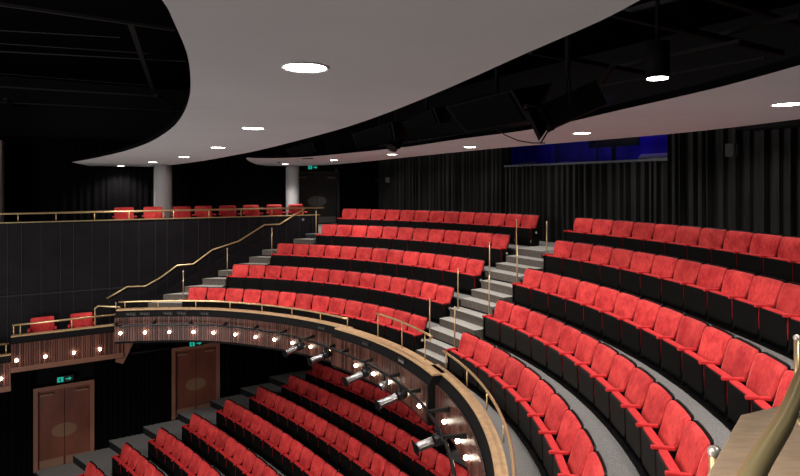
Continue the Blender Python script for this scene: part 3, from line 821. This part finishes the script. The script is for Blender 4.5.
# ------------------------------------------------------------------ control room window
wz1 = 1.24
t = empty('window_1', W(bw_al + .1, (WL + WRt) / 2, SILL), 'wide control room window glowing blue in the back wall', 'window', None, 'structure')
b = MB(); b.lbox(bw_al - .03, bw_al + .3, WRt - .05, WL + .05, SILL - .05, SILL); b.build('window_sill', M['nosing'], t)
b = MB()
for l in (WL - .02, WRt - .02): b.lbox(bw_al + .05, bw_al + .2, l, l + .04, SILL, wz1)
for q in (.36, .62): l = WL + (WRt - WL) * q; b.lbox(bw_al + .1, bw_al + .14, l - .015, l + .015, SILL, wz1)
b.lbox(bw_al + .05, bw_al + .2, WRt, WL, wz1, wz1 + .05); b.build('window_frame', M['steel'], t)
b = MB(); b.lbox(bw_al + .115, bw_al + .123, WRt, WL, SILL, wz1); b.build('pane', M['glass'], t)
b = MB(); b.lbox(bw_al + 2.3, bw_al + 2.4, WRt - .6, WL + .6, -.4, 2.2, 1); b.lbox(bw_al + .2, bw_al + 2.4, WL + .5, WL + .6, -.4, 2.2, 1); b.lbox(bw_al + .2, bw_al + 2.4, WRt - .6, WRt - .5, -.4, 2.2, 1)
b.lbox(bw_al + .2, bw_al + 2.4, WRt - .6, WL + .6, 2.2, 2.3, 0); b.lbox(bw_al + .2, bw_al + 2.4, WRt - .6, WL + .6, -.5, -.4, 0)
struct(b.build('wall_control_room', [M['black'], M['blue']]))
def desk_box(q0, q1, z0, z1, dep, m, label, nm='mixing_desk'):
    l0, l1 = WL + (WRt - WL) * q0, WL + (WRt - WL) * q1
    b = MB(); b.lbox(bw_al + dep, bw_al + dep + .4, l1, l0, z0, z1 * .6 + z0 * .4)
    b.hexa([W(bw_al + dep, l1, z1 * .6 + z0 * .4), W(bw_al + dep + .4, l1, z1 * .6 + z0 * .4), W(bw_al + dep + .4, l0, z1 * .6 + z0 * .4), W(bw_al + dep, l0, z1 * .6 + z0 * .4),
            W(bw_al + dep + .1, l1, z1), W(bw_al + dep + .4, l1, z1), W(bw_al + dep + .4, l0, z1), W(bw_al + dep + .1, l0, z1)])
    tag(b.build(nm, m), label, 'equipment')
b = MB(); b.lbox(bw_al + .25, bw_al + .95, WRt, WL, SILL - .08, SILL - .04)
for q in (.1, .9): l = WL + (WRt - WL) * q; b.lbox(bw_al + .5, bw_al + .6, l - .03, l + .03, -.395, SILL - .08)
tag(b.build('counter', M['steel']), 'dark counter inside the blue control room', 'counter')
desk_box(.82, .96, SILL - .04, SILL + .14, .3, M['paper'], 'pale desk equipment at the right of the control window')
desk_box(.05, .10, SILL - .04, SILL + .10, .3, M['greybox'], 'small grey box at the left of the control window', 'equipment_box')
b = MB(); l0, l1 = WL + (WRt - WL) * .47, WL + (WRt - WL) * .76
b.lbox(bw_al + .7, bw_al + .75, l1, l0, .95, 1.22); b.lbox(bw_al + .72, bw_al + .8, (l0 + l1) / 2 - .04, (l0 + l1) / 2 + .04, SILL - .04, .95)
tag(b.build('monitor', M['steel']), 'dark wide monitor inside the blue control room', 'monitor')

# small boxes on the back wall
def wall_box(u, v, w, h, m, label, nm='wall_speaker', al=bw_al - .09):
    p = on_al(u, al, 0); z = (YH - v) / F * p.y; la = to_local(p.x, p.y)[1]
    t = empty(nm, W(al, la, z - h / 2), label, 'wall box')
    b = MB(); b.lbox(al, al + .08, la - w / 2, la + w / 2, z - h / 2, z + h / 2); b.build('case', m, t)
    b = MB(); b.lbox(al - .008, al, la - w * .4, la + w * .4, z - h * .35, z + h * .35); b.build('grille', m, t)
wall_box(387.5, 180, .30, .20, M['greybox'], 'small pale grey box on drape of the far back wall')
wall_box(374, 180, .3, .18, M['darkbox'], 'small dark box beside the pale one on the far back wall')
wall_box(731, 150, .22, .25, M['darkbox'], 'small dark vent box high on the right of the back wall', 'wall_vent')
p = on_lat(337, SIDE_LAT - .1, 0); z = (YH - 170) / F * p.y
b = MB(); b.ball((p.x, p.y, z), .09, 12); b.tube([(p.x, p.y, z), (p.x + E2[0] * .1, p.y + E2[1] * .1, z)], .04, 8); tag(b.build('wall_camera', M['darkbox']), 'round dark fitting beside the upper exit sign', 'fitting')
l0 = to_local(*on_al(752, bw_al, 0).xy)[1]
b = MB(); b.lbox(bw_al - .55, bw_al - .07, -9, l0, 1.0, 1.6); struct(b.build('trim_bulkhead', M['black']))

# ------------------------------------------------------------------ ceiling rings
H1, H2 = .60, .70
in1 = [(162, 0), (168, 9), (173, 20), (184, 45), (188.5, 60), (190.3, 75), (190.3, 92), (186, 108), (178.5, 121), (168, 131), (150, 142), (125, 151), (95, 158), (72, 162)]
out1 = [(84, 165), (96, 166.6), (121, 167.7), (145, 167), (171, 165), (200, 161.3), (230, 156), (260, 150), (300, 140), (350, 126), (400, 108), (460, 83), (520, 56), (600, 21), (640, 0)]
def smooth_poly(pts, n=4):
    out = []
    for i in range(len(pts) - 1):
        p0 = pts[max(i - 1, 0)]; p1 = pts[i]; p2 = pts[i + 1]; p3 = pts[min(i + 2, len(pts) - 1)]
        for k in range(n):
            t = k / n
            out.append(tuple(.5 * (2 * p1[c] + (-p0[c] + p2[c]) * t + (2 * p0[c] - 5 * p1[c] + 4 * p2[c] - p3[c]) * t * t + (-p0[c] + 3 * p1[c] - 3 * p2[c] + p3[c]) * t ** 3) for c in (0, 1)))
    out.append(pts[-1]); return out
P1 = [tuple(bp(u, v, H1).xy) for u, v in smooth_poly(in1)] + [tuple(bp(u, v, H1).xy) for u, v in smooth_poly(out1)] + [loc2(3.35, -8.8), loc2(3.1, -10.5), loc2(.8, -10.5), loc2(1.6, -8.6)]
def ring(name, poly, h, label):
    b = MB(); b.prism(poly, h, h + .06, mi=0); k = len(b.f); b.mi = [0] + [1] * (k - 1)
    o = b.build(name, [M['plaster'], M['voidm']]); struct(o); return o
ring('ceiling_ring', P1, H1, '')
in2 = [(860, 47), (800, 65), (720, 87), (620, 110), (540, 128), (460, 139), (410, 146.5), (350, 153), (300, 157.3), (262, 158.2), (247, 157.6)]
out2 = [(246, 158.6), (250, 161.5), (258, 164.6), (272, 166.2), (290, 166.4), (340, 164), (400, 158), (500, 148), (600, 140), (700, 131), (800, 119), (900, 106), (1100, 84)]
P2 = [tuple(bp(u, v, H2).xy) for u, v in smooth_poly(in2)][::1] + [tuple(bp(u, v, H2).xy) for u, v in smooth_poly(out2)] + [tuple(bp(1100, 20, H2).xy)]
ring('ceiling_ring', P2, H2, '')
# downlights
SPOTS = []
def downlight(u, v, h, label, r=.105):
    p = bp(u, v, h); t = empty('recessed_downlight', p, label, 'downlight', 'recessed downlights')
    b = MB(); b.tube([p + Vector((0, 0, -.006)), p + Vector((0, 0, .0))], r, 20); b.build('diffuser', M['lamp'], t)
    b = MB(); n = 24
    vs = [p + Vector((math.cos(2 * PI * k / n) * q, math.sin(2 * PI * k / n) * q, z)) for q, z in ((r + .002, -.004), (r + .014, -.008), (r + .014, 0)) for k in range(n)]
    fs = [(a * n + k, a * n + (k + 1) % n, (a + 1) * n + (k + 1) % n, (a + 1) * n + k) for a in (0, 1) for k in range(n)]
    b.add(vs, fs); b.build('trim_ring', M['white'], t); SPOTS.append(p)
for i, (u, v) in enumerate(((305, 67), (253, 128), (218, 147.3), (184, 156.7), (153, 162), (121, 165.9))):
    downlight(u, v, H1, f'bright recessed downlight in the large grey ceiling crescent, {ORD[i]} from the viewer')
for i, (u, v) in enumerate(((787, 104), (582, 133), (470, 147), (392, 154.3), (334, 160), (285, 164))):
    downlight(u, v, H2, f'bright recessed downlight in the grey rear ceiling strip, {ORD[i]} from the viewer')

# columns
for u, h, lat_, r, nm in ((163, H1, 9.4, .258, 'behind the gallery chairs left of centre'), (292.5, H2, 10.35, .235, 'beside the dark upper door')):
    p = on_lat(u, lat_, 0)
    b = MB(); b.tube([(p.x, p.y, FL[4]), (p.x, p.y, h + .01)], r, 28); o = b.build('column', M['column'])
    tag(o, f'round white column {nm}', 'column')

# ------------------------------------------------------------------ black void above: ceiling, beams, hung equipment
b = MB(); b.lbox(-9, 13.2, -12, 12, VOID_Z, VOID_Z + .1); struct(b.build('ceiling', M['voidm']))
def beam(a, c, z, w, h, label, zc=None):
    p, q = bp(*a, z), bp(*c, zc or z); d = (q - p); d.z = 0; d.normalize(); n = Vector((-d.y, d.x, 0)) * w / 2; up = Vector((0, 0, h))
    b = MB(); b.hexa([p - n, q - n, q + n, p + n, p - n + up, q - n + up, q + n + up, p + n + up])
    o = b.build('roof_beam', M['beam']); tag(o, label, 'beam', 'black steel beams in the roof void'); return o
beam((-60, -3), (175, 31), 2.4, .06, .04, 'long black beam crossing top of the dark void over the stage')
beam((131, 26), (155, 97), 2.5, .09, .06, 'slanting black beam running away through the dark void')
beam((-60, 84), (156, 97), 2.45, .06, .04, 'lower black beam across the dark void over the stage')
beam((156, 97), (174, 106), 2.4, .08, .08, 'short black beam joining the ceiling crescent edge')
beam((-40, 101), (180, 112), 2.3, .04, .04, 'thin black beam just under the lower cross beam')
beam((-40, 50), (186, 62), 2.6, .025, .02, 'thin dark pipe high in the stage void')
beam((5, 100), (18, 113), 2.28, .08, .06, 'short dark strut at the far left of the void')
beam((530, 54), (650, 76), 1.7, .05, .06, 'dark beam behind the large hanging loudspeaker')
beam((610, 16), (782, 56), 1.9, .07, .08, 'diagonal dark beam above the pendant lamp')
beam((620, 16), (690, -3), 2.0, .06, .06, 'short dark beam rising out of the picture top')
beam((712, 39), (800, 18), 2.0, .05, .06, 'dark beam crossing the diagonal one at top right')
beam((600, 89), (614, 66), 1.6, .06, .05, 'short strut behind the pendant lamp')
beam((600, 87), (765, 59), 1.55, .03, .03, 'thin pipe running behind the pendant lamp')
beam((610, 70), (740, 43), 1.8, .05, .05, 'dark cross beam left of the pendant lamp')
beam((700, -4), (800, 27), 2.1, .08, .05, 'dark beam in the top right corner')
for i, (u0, v0, u1, v1) in enumerate(((0, 31, 120, 38), (0, 44, 150, 54), (0, 74, 150, 86), (20, 118, 140, 124), (0, 132, 110, 136))):
    beam((u0, v0), (u1, v1), 2.75 - .04 * i, .018, .015, f'thin rigging pipe in the stage void, {ORD[i]} from the top')
# chain-hoist like boxes on the grid
M['spk'] = mat('black cabinet', (.005, .0046, .0046), .8, spec=.04)
def fixture(u, v, Y, s, label, ang=0., tilt=.5, doors=True, m=None):
    p = at_depth(u, v, Y); t = empty('fresnel_spotlight', p, label, 'spotlight', 'black lamps hung in the ceiling gap'); m = m or M['steel']
    d = Vector((math.cos(ang) * math.cos(tilt), math.sin(ang) * math.cos(tilt), -math.sin(tilt))); sd = d.cross(Vector((0, 0, 1))).normalized(); up = sd.cross(d)
    def bx(b, c, a, w, h):
        b.hexa([c + d * x + sd * y * w + up * z * h for z in (-1, 1) for x, y in ((-a, -1), (a, -1), (a, 1), (-a, 1))])
    b = MB(); bx(b, p - d * .06 * s, .26 * s, .13 * s, .125 * s); b.tube([p + d * .2 * s, p + d * .27 * s], .14 * s, 14); b.build('housing', m, t)
    b = MB(); b.tube([p + d * .268 * s, p + d * .275 * s], .12 * s, 14); b.build('lens', M['darklens'], t)
    b = MB(); top = p + Vector((0, 0, .38 * s))
    for k in (-1, 1): b.tube([p + sd * k * .17 * s, p + sd * k * .17 * s + Vector((0, 0, .2 * s)), top], .012 * s, 6)
    b.build('yoke', m, t)
    b = MB(); b.tube([top, Vector((top.x, top.y, VOID_Z - .02))], .02, 8); b.build('hanger', m, t)
    if doors:
        for ax, ot, q in ((up, sd, 1), (up, sd, -1), (sd, up, 1), (sd, up, -1)):
            b = MB(); c0 = p + d * .27 * s + ax * q * .13 * s; c1 = p + d * .37 * s + ax * q * .20 * s
            n = ax * .006
            b.hexa([c0 - ot * .11 * s - n, c0 + ot * .11 * s - n, c1 + ot * .17 * s - n, c1 - ot * .17 * s - n, c0 - ot * .11 * s + n, c0 + ot * .11 * s + n, c1 + ot * .17 * s + n, c1 - ot * .17 * s + n])
            b.build('barn_door', m, t)
fixture(568, 108, 4.0, .72, 'large black spotlight with open barn doors before the rear ceiling strip', ang=2.95, tilt=.42, m=M['spk'])
fixture(396, 139, 9.0, .7, 'small black spotlight hanging at edge of the rear ceiling strip', ang=-2.2, tilt=.9, doors=False, m=M['spk'])
fixture(314, 148, 15, 1.0, 'black lamp hanging furthest but one along the ceiling gap', ang=-2.0, tilt=.3, m=M['spk'])
fixture(283, 156.5, 17.5, 1.0, 'black lamp hanging furthest along the ceiling gap', ang=-2.0, tilt=.3, doors=False, m=M['spk'])
def speaker_block(pts, label, name='loudspeaker', hang=True):
    """pts: 8 corners (u, v, depth): near/bottom ring then top ring"""
    P = [at_depth(*q) for q in pts]; c = sum(P, Vector()) / 8
    t = empty(name, (c.x, c.y, min(p.z for p in P)), label, 'loudspeaker', 'black loudspeakers hung in the ceiling gap')
    b = MB(); b.hexa(P); b.build('cabinet', M['spk'], t)
    # grille slightly proud of the front face (corners 0,1,5,4)
    f = [P[0], P[1], P[5], P[4]]; fc = sum(f, Vector()) / 4; n = (f[1] - f[0]).cross(f[3] - f[0]).normalized()
    if n.dot(fc - c) < 0: n = -n
    q = [fc + (x - fc) * .9 + n * .002 for x in f]; q2 = [x + n * .015 for x in q]
    b = MB(); b.hexa(q + q2); b.build('grille', M['spg'], t)
    if hang:
        b = MB(); b.tube([Vector((c.x, c.y, c.z)), Vector((c.x, c.y, VOID_Z - .02))], .02, 8); b.build('hanger', M['spk'], t)
M['spk'] = mat('black cabinet', (.005, .0046, .0046), .8, spec=.04); M['spg'] = mat('black grille', (.0025, .0024, .0024), .9, spec=.02)
speaker_block([(466, 133, 5.3), (530, 121, 4.7), (538, 124, 5.0), (478, 128, 5.9), (445, 107, 5.4), (512, 90, 4.8), (552, 83, 5.1), (470, 97, 6.0)], 'long black loudspeaker cabinet hanging large before the rear ceiling strip')
speaker_block([(357, 148, 8.2), (396, 140, 7.6), (405, 138, 8.0), (370, 143, 8.8), (352, 134, 8.2), (392, 122, 7.6), (412, 118, 8.0), (366, 131, 8.8)], 'black loudspeaker cabinet hanging beyond the largest one')
speaker_block([(290, 156, 12.), (316, 152, 11.4), (322, 150, 12), (298, 153, 12.8), (286, 149, 12.), (312, 142, 11.4), (324, 139, 12), (296, 146, 12.8)], 'small black loudspeaker cabinet far along the ceiling gap')
speaker_block([(408, 133, 6.6), (440, 124, 6.2), (450, 122, 6.5), (418, 130, 7.), (402, 122, 6.6), (434, 108, 6.2), (452, 106, 6.5), (414, 118, 7.)], 'black loudspeaker cabinet just left of the largest one')
# drooping cable below the large loudspeaker
ca = [at_depth(u, v, Y) for u, v, Y in ((497, 129, 5.3), (505, 135, 5.5), (518, 140.5, 5.6), (532, 143, 5.5), (545, 143, 5.1))]
b = MB(); b.tube(ca, .006, 6); tag(b.build('cable', M['steel']), 'thin black cable drooping between the big loudspeaker and spotlight', 'cable')
# pendant downlight
p = at_depth(657.5, 78.5, 5.7); t = empty('pendant_lamp', p, 'black cylindrical pendant downlight on a rod at upper right', 'pendant lamp')
b = MB(); b.tube([p + Vector((0, 0, .004)), p + Vector((0, 0, .36))], .112, 24); b.build('shade', M['spk'], t)
b = MB(); b.tube([p + Vector((0, 0, -.004)), p + Vector((0, 0, .003))], .100, 24); b.build('diffuser', M['lamp'], t)
b = MB(); b.tube([p + Vector((0, 0, .36)), Vector((p.x, p.y, VOID_Z - .01))], .022, 8); b.build('rod', M['spk'], t)
b = MB(); b.tube([p + Vector((.115, 0, .02)), p + Vector((.115, 0, .5)), p + Vector((0.02, 0, .6))], .004, 6); b.build('cable', M['steel'], t)
SPOTS.append(p)
# proscenium edge at far left
p = on_lat(1.6, 9.4, 0); a = to_local(p.x, p.y)[0]
b = MB(); b.lbox(a - 1.2, a, 9.4, 10.2, FL[4], 1.2); struct(b.build('wall_proscenium', M['riser']))

# ------------------------------------------------------------------ near right slip: oak parapet top and big brass rail
n2 = Vector((-.770, .638, 0)); d2v = Vector((.638, .770, 0))
c1 = bp(740.5, 414.6, GZ); c2 = bp(785, 404, GZ)
ee = (c2 - c1).normalized()
out_far = c1; in_far = c1 + ee * .58; base_o = c1 - d2v * 5; base_i = base_o - n2 * .25
b = MB(); b.prism([tuple(out_far.xy), tuple(base_o.xy), tuple(base_i.xy), tuple(in_far.xy)], GZ - .035, GZ)
struct(b.build('trim_parapet_top', M['oaknear'], bevel=.006))
b = MB(); b.prism([tuple((out_far - n2 * .05 - d2v * .05).xy), tuple((base_o - n2 * .05).xy), tuple((base_i + n2 * .04).xy), tuple((in_far + n2 * .04 - d2v * .08).xy)], -1.75, GZ - .036)
struct(b.build('wall_parapet', M['black']))
rp = [Vector((.857, 1.384, -.71)) - d2v * q for q in (4., 2., 1., .3)] + [Vector((.857, 1.384, -.71)), Vector((.961, 1.497, -.71)), Vector((1.12, 1.666, -.71)), Vector((1.275, 1.842, -.71)), Vector((1.42, 2.015, -.71)), Vector((1.575, 2.19, -.71)), Vector((1.75, 2.36, -.71)), Vector((2.0, 2.56, -.71)), Vector((2.6, 2.95, -.71))]
t = rail_obj('parapet_rail', 'thick brass handrail curving over the oak parapet in right foreground', rp, .0235, [], M['bronze'])
q0 = Vector((1.26, 1.82, -.725)); 
b = MB(); b.tube([q0, q0 + Vector((.03, -.02, -.05)), q0 + Vector((.055, -.035, -.12)), q0 + Vector((.045, -.03, -.19))], .011, 8); b.build('bracket', M['bronze'], t)

# ------------------------------------------------------------------ lights
def area(name, loc, target, sx, sy, power, col=(1, .95, .9), spread=PI):
    l = bpy.data.lights.new(name, 'AREA'); l.shape = 'RECTANGLE'; l.size = sx; l.size_y = sy; l.energy = power; l.color = col; l.spread = spread
    o = bpy.data.objects.new(name, l); COL.objects.link(o); o.location = loc
    o.rotation_euler = (Vector(target) - Vector(loc)).to_track_quat('-Z', 'Y').to_euler(); return o
def spot(name, loc, target, power, ang, blend=.6, rad=.1, col=(1, .95, .89)):
    l = bpy.data.lights.new(name, 'SPOT'); l.energy = power; l.spot_size = math.radians(ang); l.spot_blend = blend; l.shadow_soft_size = rad; l.color = col
    o = bpy.data.objects.new(name, l); COL.objects.link(o); o.location = loc
    o.rotation_euler = (Vector(target) - Vector(loc)).to_track_quat('-Z', 'Y').to_euler(); return o
for p in SPOTS:
    spot('downlight_beam', p + Vector((0, 0, -.03)), p + Vector((0, 0, -2)), 240, 135, .7, .09)
area('stage_wash', W(-4.0, -1.5, 1.0), W(9.5, -1, -2.2), 5, 1.2, 500, (1, .96, .93))
area('bounce_fill', W(-4.5, 0, -7.0), W(0, 0, 1.5), 7, 6, 680, (1, .93, .90))  # added upward fill that brightens the ceiling ring undersides
for q_ in ((2.75, -8.1), (2.2, -9.6), (6.3, -8.6)): spot('downlight_beam', W(q_[0], q_[1], H1 - .03), W(q_[0], q_[1], -2), 110, 135, .7, .09)
spot('stalls_fill', W(-1.0, 0, 2.2), W(5, 4, -7.0), 1500, 75, .8, .4)  # unseen spot added to brighten the stalls and their doors
spot('balcony_fill', W(.6, -5.6, .45), W(6.5, -5.0, -3.0), 560, 75, .9, .15)  # unseen extra spot added to brighten the near front rows
for l_ in (-6.5, -4, -1.5, 1, 3.5, 6, 8.5): spot('rear_fill', W(11.2, l_, 1.9), W(11.4, l_, -1), 130, 105, .7, .08)  # hidden spots added to light the back row and the drape pleats
for p in GL:
    l = bpy.data.lights.new('globe_glow', 'POINT'); l.energy = .38; l.color = (1, .82, .62); l.shadow_soft_size = .04
    o = bpy.data.objects.new('globe_glow', l); COL.objects.link(o)
    q = Vector((CX - p.x, CY - p.y, 0)).normalized(); o.location = p + q * .06
l = bpy.data.lights.new('control_room_light', 'AREA'); l.energy = 10; l.size = 2; l.color = (.28, .11, 1)
o = bpy.data.objects.new('control_room_light', l); COL.objects.link(o); o.location = W(bw_al + 1.2, (WL + WRt) / 2 - .5, 2.15)
w = bpy.data.worlds.new('World'); S.world = w; w.use_nodes = True
w.node_tree.nodes['Background'].inputs[0].default_value = (.02, .019, .02, 1); w.node_tree.nodes['Background'].inputs[1].default_value = 1

# ------------------------------------------------------------------ camera
cd = bpy.data.cameras.new('camera'); cam = bpy.data.objects.new('camera', cd); COL.objects.link(cam)
cam.location = (0, 0, 0); cam.rotation_euler = (PI / 2, 0, 0)
cd.sensor_fit = 'HORIZONTAL'; cd.sensor_width = 36; cd.lens = F * 36 / 800; cd.shift_x = 0; cd.shift_y = -(238 - YH) / 800
cd.clip_start = .05; cd.clip_end = 100
S.camera = cam
S.view_settings.view_transform = 'Standard'; S.view_settings.look = 'None'
S.view_settings.exposure = 0
bpy.context.view_layer.update()
